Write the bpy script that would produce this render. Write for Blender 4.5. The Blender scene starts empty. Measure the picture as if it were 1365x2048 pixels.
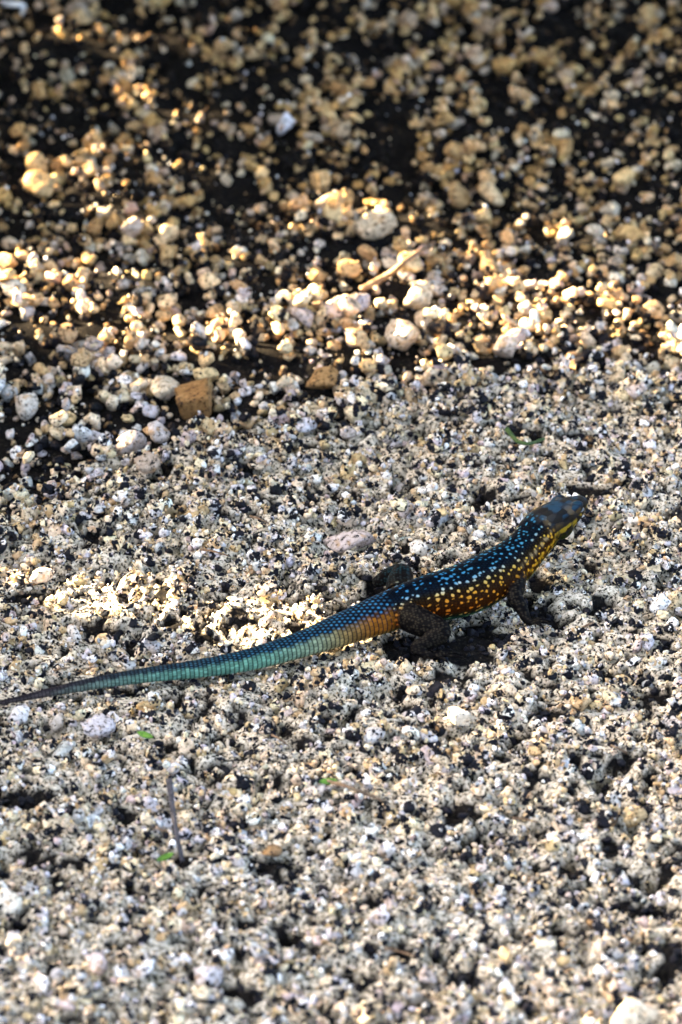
import bpy, math, random
import numpy as np
from mathutils import Vector, Matrix

rng = np.random.default_rng(7)
random.seed(7)
scene = bpy.context.scene
COL = scene.collection
PI = math.pi

# ------------------------------------------------------------------ camera
D, PITCH, S = 2.2, math.radians(27), 0.0002       # distance, tilt, metres per photo pixel at the centre
FWD = np.array([0, math.cos(PITCH), -math.sin(PITCH)])
UP = np.array([0, math.sin(PITCH), math.cos(PITCH)])
CAM = -FWD * D
cd = bpy.data.cameras.new('camera')
cd.sensor_fit = 'VERTICAL'; cd.sensor_height = 36; cd.sensor_width = 24
cd.lens = 36 * D / (2048 * S)
cd.clip_start, cd.clip_end = 0.05, 2000
cd.dof.use_dof = True
cd.dof.aperture_fstop = 15.0
cam = bpy.data.objects.new('camera', cd); COL.objects.link(cam)
cam.location = CAM; cam.rotation_euler = (PI / 2 - PITCH, 0, 0)
scene.camera = cam

def at(u, v, h=0.0):
    """point of the place at height h (m) seen at photo pixel u, v"""
    d = FWD * D + np.array([1, 0, 0]) * (u - 682.5) * S - UP * (v - 1024) * S
    t = (h - CAM[2]) / d[2]
    return CAM + d * t
def pix(p):
    q = np.asarray(p) - CAM
    z = q @ FWD
    return 682.5 + q[..., 0] * D / z / S, 1024 - (q @ UP) * D / z / S
cd.dof.focus_distance = float((at(930, 1150, 0.01) - CAM) @ FWD)

# ------------------------------------------------------------------ sky and sun
SUN_EL, SUN_AZ = math.radians(22), math.radians(162)   # azimuth of the sun from +x, towards +y: left, a little behind
sun_dir = np.array([math.cos(SUN_EL) * math.cos(SUN_AZ), math.cos(SUN_EL) * math.sin(SUN_AZ), math.sin(SUN_EL)])
w = bpy.data.worlds.new('World'); scene.world = w; w.use_nodes = True
nt = w.node_tree
sky = nt.nodes.new('ShaderNodeTexSky'); sky.sky_type = 'NISHITA'; sky.sun_disc = False
sky.sun_elevation = SUN_EL
sky.sun_rotation = PI / 2 - SUN_AZ
sky.air_density, sky.dust_density, sky.ozone_density = 0.7, 6.0, 0.3
bg = nt.nodes['Background']; bg.inputs[1].default_value = 0.09
nt.links.new(sky.outputs[0], bg.inputs[0])
sl = bpy.data.lights.new('sun', 'SUN'); sl.energy = 5.0; sl.angle = math.radians(0.5); sl.color = (1, 0.76, 0.44)
so = bpy.data.objects.new('sun', sl); COL.objects.link(so)
so.rotation_euler = Vector(-sun_dir).to_track_quat('-Z', 'Y').to_euler()
so.location = sun_dir * 3
vs = scene.view_settings
vs.view_transform = 'Standard'; vs.look = 'None'; vs.gamma = 1; vs.use_curve_mapping = False
vs.exposure = 4.52

# ------------------------------------------------------------------ helpers
def link(name, me, mat=None, parent=None, smooth=True):
    if mat: me.materials.append(mat)
    if smooth: me.polygons.foreach_set('use_smooth', np.ones(len(me.polygons), bool))
    o = bpy.data.objects.new(name, me); COL.objects.link(o)
    if parent: o.parent = parent
    return o
def tag(o, label, cat, group=None):
    o['label'] = label; o['category'] = cat
    if group: o['group'] = group
    return o
def mesh(name, v, f):
    me = bpy.data.meshes.new(name)
    me.from_pydata([tuple(map(float, q)) for q in v], [], [tuple(q) for q in f]); me.update()
    return me

class NT:
    def __init__(s, name):
        s.m = bpy.data.materials.new(name); s.m.use_nodes = True
        s.t = s.m.node_tree; s.b = s.t.nodes['Principled BSDF']
    def n(s, kind, **kw):
        q = s.t.nodes.new(kind)
        for k, v in kw.items():
            if k.startswith('i_'):
                q.inputs[k[2:].replace('_', ' ')].default_value = v
            else: setattr(q, k, v)
        return q
    def l(s, a, b): s.t.links.new(a, b)
    def noise(s, scale, detail=3, rough=0.55, vec=None):
        q = s.n('ShaderNodeTexNoise', i_Scale=scale, i_Detail=detail, i_Roughness=rough)
        s.l(vec or s.pos, q.inputs['Vector']); return q.outputs['Fac']
    def ramp(s, fac, stops, interp='LINEAR'):
        q = s.n('ShaderNodeValToRGB'); q.color_ramp.interpolation = interp
        e = q.color_ramp.elements
        while len(e) < len(stops): e.new(0.5)
        for a, (p, c) in zip(e, stops):
            a.position = p; a.color = (*c, 1) if len(c) == 3 else c
        s.l(fac, q.inputs[0]); return q.outputs[0]
    def mix(s, fac, a, b, mode='MIX'):
        q = s.n('ShaderNodeMix', data_type='RGBA', blend_type=mode)
        for sock, x in ((q.inputs[0], fac), (q.inputs[6], a), (q.inputs[7], b)):
            if isinstance(x, (int, float)): sock.default_value = x
            elif isinstance(x, tuple): sock.default_value = (*x, 1)
            else: s.l(x, sock)
        return q.outputs[2]
    def world_pos(s):
        s.pos = s.n('ShaderNodeNewGeometry').outputs['Position']
    def bump(s, h, strength, dist):
        q = s.n('ShaderNodeBump', i_Strength=strength, i_Distance=dist)
        s.l(h, q.inputs['Height']); s.l(q.outputs[0], s.b.inputs['Normal'])

def stone_material(name, fine, fleck, fscale=430, low=0.10, stain=0.6, clots=0):
    k = NT(name); k.world_pos()
    a = k.n('ShaderNodeAttribute', attribute_type='INSTANCER', attribute_name='pcol')
    c = a.outputs['Color']
    # feldspar / quartz mottling, iron stain, dark mica flecks
    n1 = k.noise(520, 3, 0.65)
    c = k.mix(1.0, c, k.ramp(n1, [(0.34, (low, low * .9, low * .9)), (0.42, (0.80, 0.77, 0.72)), (0.50, (1.05, 1.02, 0.98)), (0.64, (1.3, 1.29, 1.27))]), 'MULTIPLY')
    n2 = k.noise(230, 2, 0.5)
    c = k.mix(k.ramp(n2, [(0.58, (0, 0, 0)), (0.72, (stain, stain, stain))]), c, (0.42, 0.25, 0.11))
    n4 = k.noise(fscale, 4, 0.66)
    c = k.mix(k.ramp(n4, [(fleck, (0, 0, 0)), (fleck + 0.025, (1, 1, 1))]), c, (0.010, 0.011, 0.016))
    if clots:                                                            # clots of dark mica a few millimetres across
        n5 = k.noise(135, 3, 0.62)
        c = k.mix(k.ramp(n5, [(clots, (0, 0, 0)), (clots + 0.02, (1, 1, 1))]), c, (0.012, 0.013, 0.018))
    k.l(c, k.b.inputs['Base Color'])
    k.b.inputs['Roughness'].default_value = 0.6
    k.b.inputs['Specular IOR Level'].default_value = 0.05
    k.bump(k.noise(fine, 4, 0.6), 0.5, 0.0005)
    return k.m
M_STONE = stone_material('granite_pebble', 800, 0.60, 560, 0.08, 0.75)
M_GRAIN = stone_material('granite_grain', 1200, 0.535, 230, 0.2, 0.3, 0.575)
M_CRUST = stone_material('granite_crust', 900, 0.535, 230, 0.2, 0.3, 0.575)

def simple(name, c1, c2, scale, rough=0.7, bump=0.3, spec=0.3):
    k = NT(name); k.world_pos()
    n = k.noise(scale, 4)
    k.l(k.ramp(n, [(0.35, c1), (0.65, c2)]), k.b.inputs['Base Color'])
    k.b.inputs['Roughness'].default_value = rough
    k.b.inputs['Specular IOR Level'].default_value = spec
    k.bump(n, bump, 0.0005)
    return k.m
M_TWIG = simple('dry_twig', (0.10, 0.055, 0.03), (0.26, 0.17, 0.10), 500)
M_STALK = simple('grey_stalk', (0.02, 0.02, 0.026), (0.07, 0.065, 0.075), 500)
M_STRAW = simple('straw', (0.55, 0.42, 0.22), (0.75, 0.62, 0.38), 400)
M_GREEN = simple('green_leaf', (0.05, 0.14, 0.015), (0.13, 0.26, 0.03), 400)
M_DKGREEN = simple('dark_leaf', (0.02, 0.05, 0.015), (0.05, 0.09, 0.02), 400)
M_WHITE = simple('bleached_chip', (0.70, 0.70, 0.72), (0.85, 0.83, 0.80), 300)
M_LITTER = simple('dark_litter', (0.006, 0.006, 0.008), (0.03, 0.024, 0.02), 500, 0.8)
M_SHADE_LEAF = simple('shade_leaf', (0.04, 0.07, 0.02), (0.08, 0.12, 0.035), 30, 0.6)
M_BARK = simple('shrub_bark', (0.10, 0.075, 0.055), (0.22, 0.17, 0.13), 60)

def ground_material():
    k = NT('ground_soil'); k.world_pos()
    n = k.noise(700, 5, 0.7)
    at_ = k.n('ShaderNodeAttribute', attribute_name='crust')
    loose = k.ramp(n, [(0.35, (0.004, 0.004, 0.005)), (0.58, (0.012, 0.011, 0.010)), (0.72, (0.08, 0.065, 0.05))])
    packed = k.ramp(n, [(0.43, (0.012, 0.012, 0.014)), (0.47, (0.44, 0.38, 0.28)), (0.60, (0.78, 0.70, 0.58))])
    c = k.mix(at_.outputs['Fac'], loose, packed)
    k.l(c, k.b.inputs['Base Color']); k.b.inputs['Roughness'].default_value = 1.0
    k.b.inputs['Specular IOR Level'].default_value = 0.02
    k.bump(n, 0.8, 0.001)
    return k.m
M_GROUND = ground_material()

# ------------------------------------------------------------------ relief of the ground
def vnoise(x, y, seed):
    g = np.random.default_rng(seed).random((256, 256))
    xi, yi = np.floor(x).astype(int), np.floor(y).astype(int)
    fx, fy = x - xi, y - yi
    fx = fx * fx * (3 - 2 * fx); fy = fy * fy * (3 - 2 * fy)
    a, b, c, d = g[xi & 255, yi & 255], g[(xi + 1) & 255, yi & 255], g[xi & 255, (yi + 1) & 255], g[(xi + 1) & 255, (yi + 1) & 255]
    return (a * (1 - fx) + b * fx) * (1 - fy) + (c * (1 - fx) + d * fx) * fy - 0.5
def fbm(x, y, f, octs, seed):
    return sum(vnoise(x * f * 2 ** o + 17 * o, y * f * 2 ** o + 31 * o, seed + o) / 2 ** o for o in range(octs))

X0, X1, Y0, Y1, R = -0.34, 0.34, -0.52, 0.86, 0.001
nx, ny = int((X1 - X0) / R) + 1, int((Y1 - Y0) / R) + 1
GX, GY = np.meshgrid(X0 + R * np.arange(nx), Y0 + R * np.arange(ny), indexing='ij')
bx = np.array([at(u, v) for u, v in [(-700, 1080), (0, 1010), (250, 930), (450, 862), (620, 815), (800, 775), (1000, 735), (1365, 690), (2000, 640)]])
def crust_edge(x, y):
    """> 0 on the packed crust, < 0 in the loose gravel (m)"""
    return np.interp(x, bx[:, 0], bx[:, 1]) - y + 0.03 * fbm(x, y, 22, 3, 5)
CE = crust_edge(GX, GY)
CM = np.clip(CE / 0.012 + 0.5, 0, 1)                                     # 1 on crust

# the lizard's line, so that the crust is even under it: u, v, height mm, half width mm, half height mm
SP = [(-75, 1420, 2.2, .45, .45), (10, 1404, 2.6, .9, .9), (100, 1385, 3.2, 1.7, 1.7), (200, 1365, 3.8, 2.5, 2.5), (300, 1350, 4.3, 3.0, 3.0),
      (400, 1338, 4.8, 3.7, 3.6), (500, 1320, 5.6, 4.5, 4.3), (600, 1291, 6.5, 5.4, 5.1), (690, 1258, 7.8, 7.0, 6.4), (755, 1233, 9.0, 8.4, 7.4),
      (808, 1214, 10., 9.3, 8.2), (860, 1199, 11., 10.6, 9.2), (920, 1184, 11.2, 11.8, 9.8), (975, 1158, 12.2, 11.4, 9.6),
      (1022, 1128, 13.8, 9.8, 8.8), (1055, 1096, 17.0, 8.3, 8.0), (1080, 1063, 21., 8.6, 7.4), (1103, 1044, 23.2, 8.7, 6.8),
      (1126, 1028, 24.2, 7.4, 5.8), (1147, 1014, 24.2, 5.4, 4.2), (1162, 1004, 23.6, 3.0, 2.6), (1167, 1001, 23.3, 1.2, 1.1)]
SP = [(u, v, z - 1.1, a, b) for u, v, z, a, b in SP]
LZ = np.array([at(u, v, z / 1000) for u, v, z, _, _ in SP])
seg = np.concatenate([np.linspace(LZ[i], LZ[i + 1], 8) for i in range(len(LZ) - 1)])
dl = np.full(GX.shape, 9.0)
for p in seg[::2]: dl = np.minimum(dl, np.hypot(GX - p[0], GY - p[1]))
flat = np.clip((dl - 0.008) / 0.02, 0, 1)

relief = 0.010 * fbm(GX, GY, 9, 2, 40) + 0.007 * fbm(GX, GY, 45, 3, 60) * (1 - 0.2 * CM)
rid = np.abs(fbm(GX + 0.3 * GY, GY * 1.6, 60, 3, 90))
relief += CM * 0.004 * fbm(GX, GY, 75, 3, 160)
relief -= CM * 0.005 * np.clip(1 - rid / 0.09, 0, 1)                     # crevices in the crust
HM = relief * (0.15 + 0.85 * flat) + 0.007 * (CM - 1) * (0.3 + 0.7 * flat) - 0.0012
HM += 0.03 * np.clip((GY - 0.55) / 0.3, 0, 1) ** 2                       # the far bank rises a little
# dark soil hollows, some painting in shade under the lizard: photo place, half width, half height
SHADE_POCKETS = np.array([(*at(u, v)[:2], a * S, b * S / math.sin(PITCH)) for u, v, a, b in [
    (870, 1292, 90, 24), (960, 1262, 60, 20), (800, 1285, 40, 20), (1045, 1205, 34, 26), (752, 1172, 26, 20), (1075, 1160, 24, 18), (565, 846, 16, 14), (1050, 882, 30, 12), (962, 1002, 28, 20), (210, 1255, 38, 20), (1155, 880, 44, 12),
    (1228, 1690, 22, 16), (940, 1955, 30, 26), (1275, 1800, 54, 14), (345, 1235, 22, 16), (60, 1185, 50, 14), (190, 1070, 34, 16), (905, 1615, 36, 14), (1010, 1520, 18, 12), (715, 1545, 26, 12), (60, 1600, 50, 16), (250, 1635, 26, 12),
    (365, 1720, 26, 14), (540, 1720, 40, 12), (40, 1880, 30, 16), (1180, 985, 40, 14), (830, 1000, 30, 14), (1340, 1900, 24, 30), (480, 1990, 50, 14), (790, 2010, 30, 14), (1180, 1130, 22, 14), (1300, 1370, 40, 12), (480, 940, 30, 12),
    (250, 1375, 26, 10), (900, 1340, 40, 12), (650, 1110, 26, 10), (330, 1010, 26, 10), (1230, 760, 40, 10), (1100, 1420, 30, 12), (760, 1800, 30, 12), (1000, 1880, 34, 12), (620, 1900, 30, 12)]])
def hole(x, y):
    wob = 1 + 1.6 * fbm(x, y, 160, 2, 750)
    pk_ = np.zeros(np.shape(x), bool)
    for q in SHADE_POCKETS: pk_ |= ((x - q[0]) / q[2]) ** 2 + ((y - q[1]) / q[3]) ** 2 < wob
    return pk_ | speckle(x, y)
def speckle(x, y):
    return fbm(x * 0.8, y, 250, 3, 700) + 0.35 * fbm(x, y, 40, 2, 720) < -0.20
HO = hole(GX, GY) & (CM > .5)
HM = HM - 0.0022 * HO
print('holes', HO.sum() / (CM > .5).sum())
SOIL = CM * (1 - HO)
npit = 700
for _ in range(npit):                                                    # small pits
    px_, py_ = rng.uniform(-0.26, 0.26), rng.uniform(-0.5, 0.25)
    i, j = int((px_ - X0) / R), int((py_ - Y0) / R)
    if CM[i, j] < .5 or dl[i, j] < 0.012: continue
    r = rng.uniform(0.0014, 0.0040); k = int(r / R * 2.5)
    sx, sy = GX[i - k:i + k + 1, j - k:j + k + 1], GY[i - k:i + k + 1, j - k:j + k + 1]
    HM[i - k:i + k + 1, j - k:j + k + 1] -= r * 3.2 * np.exp(-((sx - px_) ** 2 + (sy - py_) ** 2) / (r * r * 0.8))
BASE = HM.copy()

# ------------------------------------------------------------------ ground sheet, to the horizon
st = 2
gi = np.arange(0, nx, st); gj = np.arange(0, ny, st)
ex = np.concatenate([[-900, -60, -6, -1.2, -0.6], X0 + gi * R, [0.6, 1.2, 6, 60, 900]])
ey = np.concatenate([[-900, -60, -6, -1.6, -0.8], Y0 + gj * R, [1.2, 2.2, 8, 60, 900]])
HX = np.pad(BASE[np.ix_(gi, gj)], 5, mode='edge')
NX, NY = len(ex), len(ey)
V = np.stack([np.repeat(ex, NY), np.tile(ey, NX), HX.ravel()], 1)
ii, jj = np.meshgrid(np.arange(NX - 1), np.arange(NY - 1), indexing='ij')
q = (ii * NY + jj).ravel()
F = np.stack([q, q + NY, q + NY + 1, q + 1], 1)
gm = bpy.data.meshes.new('ground')
gm.vertices.add(len(V)); gm.vertices.foreach_set('co', V.ravel().astype(np.float32))
gm.loops.add(F.size); gm.loops.foreach_set('vertex_index', F.ravel().astype(np.int32))
gm.polygons.add(len(F)); gm.polygons.foreach_set('loop_start', np.arange(0, F.size, 4, dtype=np.int32))
gm.update(calc_edges=True)
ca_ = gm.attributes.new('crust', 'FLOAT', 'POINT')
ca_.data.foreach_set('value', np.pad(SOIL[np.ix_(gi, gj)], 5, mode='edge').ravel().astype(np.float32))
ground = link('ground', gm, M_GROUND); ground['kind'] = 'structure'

# ------------------------------------------------------------------ stone shapes
import bmesh
def ico(sub):
    bm = bmesh.new(); bmesh.ops.create_icosphere(bm, subdivisions=sub, radius=1)
    v = np.array([q.co[:] for q in bm.verts]); f = [[q.index for q in p.verts] for p in bm.faces]
    bm.free(); return v, f
def rock(sub, seed, planes, soft):
    """a broken stone: a few flat faces, slightly worn edges, creased and chipped surface"""
    r = np.random.default_rng(seed)
    v, f = ico(sub)
    n = r.normal(size=(planes, 3)); n /= np.linalg.norm(n, axis=1)[:, None]
    n = np.vstack([n, -n[:2] + r.normal(0, .2, (2, 3))]); n /= np.linalg.norm(n, axis=1)[:, None]
    d = r.uniform(0.45, 0.95, len(n))
    rad = np.minimum(d / np.clip(v @ n.T, 1e-3, None), 1.35)
    rr = -np.log(np.sum(np.exp(-rad * soft), axis=1)) / soft
    rr = np.clip(rr, 0.40, 1.2)
    w_ = sum((np.abs(np.sin(v @ (r.normal(size=3) * f_) + r.uniform(0, 6))) - .6) * a_ for f_, a_ in ((2, .07), (3, .06), (4, .05), (6, .04), (9, .03), (13, .02)))
    v = v * (rr * (1 + w_))[:, None]
    v = v / np.abs(v).max(0)
    return v, f
ROCKS = [mesh('pebble_shape', *rock(3, 100 + i, 7, 45)) for i in range(12)]
def block(seed):
    r = np.random.default_rng(seed); v, f = ico(4)
    n = np.vstack([np.eye(3), -np.eye(3), r.normal(size=(3, 3))]) + r.normal(0, .13, (9, 3)); n /= np.linalg.norm(n, axis=1)[:, None]
    d = np.r_[r.uniform(.60, .78, 6), r.uniform(.8, .95, 3)]
    rr = -np.log(np.sum(np.exp(-np.minimum(d / np.clip(v @ n.T, 1e-3, None), 1.5) * 40), axis=1)) / 40
    w_ = sum((np.abs(np.sin(v @ (r.normal(size=3) * f_) + r.uniform(0, 6))) - .6) * a_ for f_, a_ in ((3, .05), (5, .05), (8, .04), (13, .03), (20, .02)))
    v = v * (rr * (1 + w_))[:, None]
    return v / np.abs(v).max(0), f
ROCKS += [mesh('block_shape', *block(300 + i)) for i in range(2)]
GRAINS = [mesh('grain_shape', *rock(2, 200 + i, 7, 45)) for i in range(12)]
for m in ROCKS:
    m.materials.append(M_STONE); m.polygons.foreach_set('use_smooth', np.ones(len(m.polygons), bool))
for m in GRAINS:
    m.materials.append(M_GRAIN); m.polygons.foreach_set('use_smooth', np.ones(len(m.polygons), bool))
def source(name, meshes):
    c = bpy.data.collections.new(name)
    for m in meshes: c.objects.link(bpy.data.objects.new(m.name, m))
    return c
CRUSTS = [m.copy() for m in ROCKS[:12]]
for m in CRUSTS: m.materials.clear(); m.materials.append(M_CRUST)
SRC_ROCK, SRC_GRAIN, SRC_CRUST = source('pebble_shapes', ROCKS[:12]), source('grain_shapes', GRAINS), source('crust_shapes', CRUSTS)

def scatter(name, col, P, ROT, SC, IDX, CLR):
    me = bpy.data.meshes.new(name)
    n = len(P)
    me.vertices.add(n); me.vertices.foreach_set('co', P.ravel().astype(np.float32))
    for nm, ty, arr, key in (('rot', 'FLOAT_VECTOR', ROT, 'vector'), ('scl', 'FLOAT_VECTOR', SC, 'vector'), ('pcol', 'FLOAT_COLOR', np.c_[CLR, np.ones(n)], 'color')):
        a = me.attributes.new(nm, ty, 'POINT'); a.data.foreach_set(key, arr.ravel().astype(np.float32))
    a = me.attributes.new('idx', 'INT', 'POINT'); a.data.foreach_set('value', IDX.astype(np.int32))
    o = bpy.data.objects.new(name, me); COL.objects.link(o)
    g = bpy.data.node_groups.new(name, 'GeometryNodeTree')
    g.interface.new_socket('Geometry', in_out='INPUT', socket_type='NodeSocketGeometry')
    g.interface.new_socket('Geometry', in_out='OUTPUT', socket_type='NodeSocketGeometry')
    N, L = g.nodes.new, g.links.new
    gi_, go_ = N('NodeGroupInput'), N('NodeGroupOutput')
    ci = N('GeometryNodeCollectionInfo'); ci.inputs['Collection'].default_value = col
    ci.inputs['Separate Children'].default_value = True; ci.inputs['Reset Children'].default_value = True
    ip = N('GeometryNodeInstanceOnPoints'); ip.inputs['Pick Instance'].default_value = True
    def named(nm, ty):
        q = N('GeometryNodeInputNamedAttribute'); q.data_type = ty; q.inputs['Name'].default_value = nm
        return q.outputs['Attribute']
    L(gi_.outputs[0], ip.inputs['Points']); L(ci.outputs[0], ip.inputs['Instance'])
    L(named('idx', 'INT'), ip.inputs['Instance Index'])
    e2r = N('FunctionNodeEulerToRotation'); L(named('rot', 'FLOAT_VECTOR'), e2r.inputs[0])
    L(e2r.outputs[0], ip.inputs['Rotation']); L(named('scl', 'FLOAT_VECTOR'), ip.inputs['Scale'])
    L(ip.outputs[0], go_.inputs[0])
    md = o.modifiers.new('scatter', 'NODES'); md.node_group = g
    o['kind'] = 'stuff'
    return o

# stone colours: name, albedo, weight in the gravel, weight in the crust
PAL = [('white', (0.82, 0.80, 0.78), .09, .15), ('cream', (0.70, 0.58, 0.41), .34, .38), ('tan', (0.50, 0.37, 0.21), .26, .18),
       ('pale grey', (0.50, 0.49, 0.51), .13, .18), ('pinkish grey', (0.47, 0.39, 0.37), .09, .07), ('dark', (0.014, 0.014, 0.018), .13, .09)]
PC = np.array([c for _, c, _, _ in PAL])
def colours(n, which, dark=1.0):
    wgt = np.array([q[2 + which] for q in PAL]); wgt[-1] *= dark; wgt /= wgt.sum()
    k = rng.choice(len(PAL), n, p=wgt)
    c = PC[k] * rng.uniform(0.75, 1.18, (n, 1)) * rng.uniform(0.95, 1.05, (n, 3))
    return k, np.clip(c, 0.01, 0.85)

def hm_at(A, x, y):
    return A[np.clip(((x - X0) / R).round().astype(int), 0, nx - 1), np.clip(((y - Y0) / R).round().astype(int), 0, ny - 1)]

# stones one can point at: photo place, half width px, half height px, colour, shape, label
SPECIAL = [
 (387, 803, 37, 33, (0.27, 0.15, 0.062), 12, 'large blocky rust-brown stone among grey gravel'),
 (331, 778, 29, 22, (0.60, 0.54, 0.45), 5, 'pale cream stone touching the rust-brown block'),
 (315, 864, 23, 19, (0.60, 0.55, 0.54), 1, 'white pinkish pebble below the rust-brown block'),
 (262, 888, 26, 28, (0.47, 0.42, 0.41), 2, 'grey angular stone with white face beside the crust edge'),
 (290, 930, 26, 22, (0.40, 0.31, 0.24), 7, 'dull brown stone half sunk at the crust edge'),
 (50, 806, 26, 28, (0.62, 0.57, 0.52), 4, 'tall white stone with tan cap in dark gravel'),
 (225, 804, 17, 22, (0.64, 0.56, 0.44), 6, 'small upright cream pebble standing in a dark gap'),
 (648, 756, 33, 17, (0.33, 0.20, 0.09), 8, 'flat orange-brown stone lying at the crust edge'),
 (78, 328, 24, 24, (0.62, 0.48, 0.30), 9, 'round golden pebble stacked on another in sunlight'),
 (82, 370, 29, 26, (0.55, 0.43, 0.28), 10, 'round tan pebble carrying a golden one'),
 (575, 246, 19, 23, (0.66, 0.66, 0.70), 0, 'lone bluish white pebble among far dim gravel'),
 (338, 466, 22, 20, (0.70, 0.62, 0.48), 11, 'oval cream pebble shining alone in dark gravel'),
 (752, 450, 34, 32, (0.64, 0.60, 0.55), 2, 'large white stone leaning against a lower white one'),
 (985, 392, 34, 26, (0.64, 0.57, 0.46), 3, 'broad cream stone in far gravel with dark gap beside it'),
 (916, 390, 25, 23, (0.47, 0.36, 0.23), 1, 'round tan stone next to the broad cream one'),
 (638, 357, 23, 23, (0.62, 0.48, 0.30), 4, 'sunlit golden pebble beside a white-grey stack'),
 (805, 672, 34, 28, (0.60, 0.53, 0.46), 5, 'large cream stone in a sun streak behind the crust'),
 (1010, 690, 32, 32, (0.60, 0.53, 0.50), 6, 'pale pink stone rising from grey gravel behind the crust'),
 (885, 707, 17, 18, (0.60, 0.50, 0.30), 7, 'small smooth yellowish pebble standing upright'),
 (840, 590, 30, 24, (0.62, 0.57, 0.50), 8, 'white cone-shaped stone among sunny far gravel'),
 (916, 1434, 19, 18, (0.72, 0.64, 0.52), 13, 'bright squarish cream stone sunlit on the bare crust'),
 (20, 1812, 24, 31, (0.74, 0.68, 0.58), 10, 'bright white pointed stone catching sun on the crust'),
 (1275, 2028, 46, 32, (0.68, 0.58, 0.44), 0, 'big sunlit cream stone at the edge of the crust'),
 (86, 1150, 24, 15, (0.66, 0.54, 0.42), 11, 'pinkish cream stone at the head of the sun streak'),
 (150, 1268, 20, 19, (0.62, 0.58, 0.55), 3, 'white stone above the tail near a black hollow'),
 (700, 1082, 40, 20, (0.48, 0.41, 0.39), 2, 'smooth pinkish grey slab set in the crust behind the lizard'),
 (965, 965, 22, 18, (0.58, 0.48, 0.40), 5, 'peach-coloured stone set in the crust'),
 (190, 1456, 34, 22, (0.46, 0.43, 0.45), 7, 'lavender grey stone in front of the tail tip'),
 (40, 1428, 22, 17, (0.62, 0.60, 0.60), 8, 'white stone touching the thin end of the tail'),
 (300, 1610, 18, 15, (0.50, 0.47, 0.50), 1, 'lilac grey pebble beside the thin dark stalk'),
 (545, 1700, 26, 15, (0.22, 0.14, 0.075), 6, 'brown stone half hidden over a black hollow'),
 (413, 1950, 32, 24, (0.56, 0.52, 0.54), 4, 'greyish lilac stone in the near gravel'),
]
SPOS = []
for (u, v, hw, hh, c, sh, lab) in SPECIAL:
    p = at(u, v, 0.004); s_ = S * (np.linalg.norm(p - CAM) / D)
    rx, rz = hw * s_, hh * s_ * 0.95
    rx, rz = rx * 1.15, rz * 1.15
    up_ = (0.75 if 'set in' not in lab else 0.1) * rz + (0.0025 if crust_edge(p[0:1], p[1:2])[0] < 0 else 0.0008)
    for _ in range(3): z_ = up_ + float(hm_at(BASE, p[:1], p[1:2])[0]); p = at(u, v, z_)
    SPOS.append((p[0], p[1], rx, z_, rz))
SPOS = np.array(SPOS)

OWN = np.full(HM.shape, -1, int)
stones = []                                                              # loose stones: x, y, z, rx, rz, yaw, tilt, shape, palette, colour, zone
def drop(x, y, rx, rz, q, embed, uid):
    i, j = int(round((x - X0) / R)), int(round((y - Y0) / R)); k = int(rx / R) + 1
    if i - k < 0 or j - k < 0 or i + k >= nx or j + k >= ny: return None
    sl_ = np.s_[i - k:i + k + 1, j - k:j + k + 1]
    d2 = ((GX[sl_] - x) ** 2 + (GY[sl_] - y) ** 2) / (rx * rx)
    inside = d2 < 0.8
    if not inside.any(): return None
    zb = np.quantile(HM[sl_][inside], q)
    cz = zb + rz * (1 - embed)
    top = cz + rz * np.sqrt(np.clip(1 - d2, 0, 1))
    m = (d2 < 1) & (top > HM[sl_])
    HM[sl_][m] = top[m]; OWN[sl_][m] = uid
    return cz

lizard_clear = lambda x, y: hm_at(dl, np.array([x]), np.array([y]))[0]
def throw(n, xr, yr, zone, rmin, rmax, power, q, embed, dark, keep=None):
    fill = zone == 2
    xs, ys = rng.uniform(*xr, n), rng.uniform(*yr, n)
    ce = crust_edge(xs, ys)
    ok = ce < 0.004 + 0.10 * rng.random(n) ** 5 if zone == 0 else ce > -0.004 - 0.05 * rng.random(n) ** 4
    if zone == 1: ok &= ~hole(xs, ys)
    if zone == 2: ok &= hole(xs, ys); zone = 1
    xs, ys = xs[ok], ys[ok]; n = len(xs)
    if keep is not None:
        kk = keep(xs, ys); xs, ys = xs[kk], ys[kk]; n = len(xs)
    rs = rmin + (rmax - rmin) * rng.random(n) ** power
    k, c = colours(n, zone, dark)
    far_tint = np.clip((ys - .10) / .22, 0, 1)[:, None] * (zone == 0)              # the far gravel is browner and darker
    c = c * (1 + far_tint * (np.array([.78, .66, .48]) - 1))
    for a in range(n):
        if rs[a] > 0.0018 and (np.hypot(SPOS[:, 0] - xs[a], np.where(SPOS[:, 1] > ys[a], .5, 1) * (SPOS[:, 1] - ys[a])) < SPOS[:, 2] * .9 + rs[a] * .8).any(): continue
        rz = rs[a] * rng.uniform(0.62, 0.95)
        if zone == 1 and not fill and rs[a] > .0013:
            o_ = rs[a] * .55
            if hm_at(HO, xs[a] + np.array([o_, -o_, 0, 0]), ys[a] + np.array([0, 0, o_, -o_])).any(): continue
        if zone and hm_at(dl, xs[a:a + 1], ys[a:a + 1])[0] < 0.011 and rs[a] > 0.0022: continue
        z = drop(xs[a], ys[a], rs[a], rz, q, embed * rng.uniform(0.75, 1.2), len(stones))
        if z is None: continue
        stones.append((xs[a], ys[a], z, rs[a], rz, rng.uniform(0, 6.28), rng.normal(0, 0.3), rng.integers(12), k[a], c[a], zone))

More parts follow.
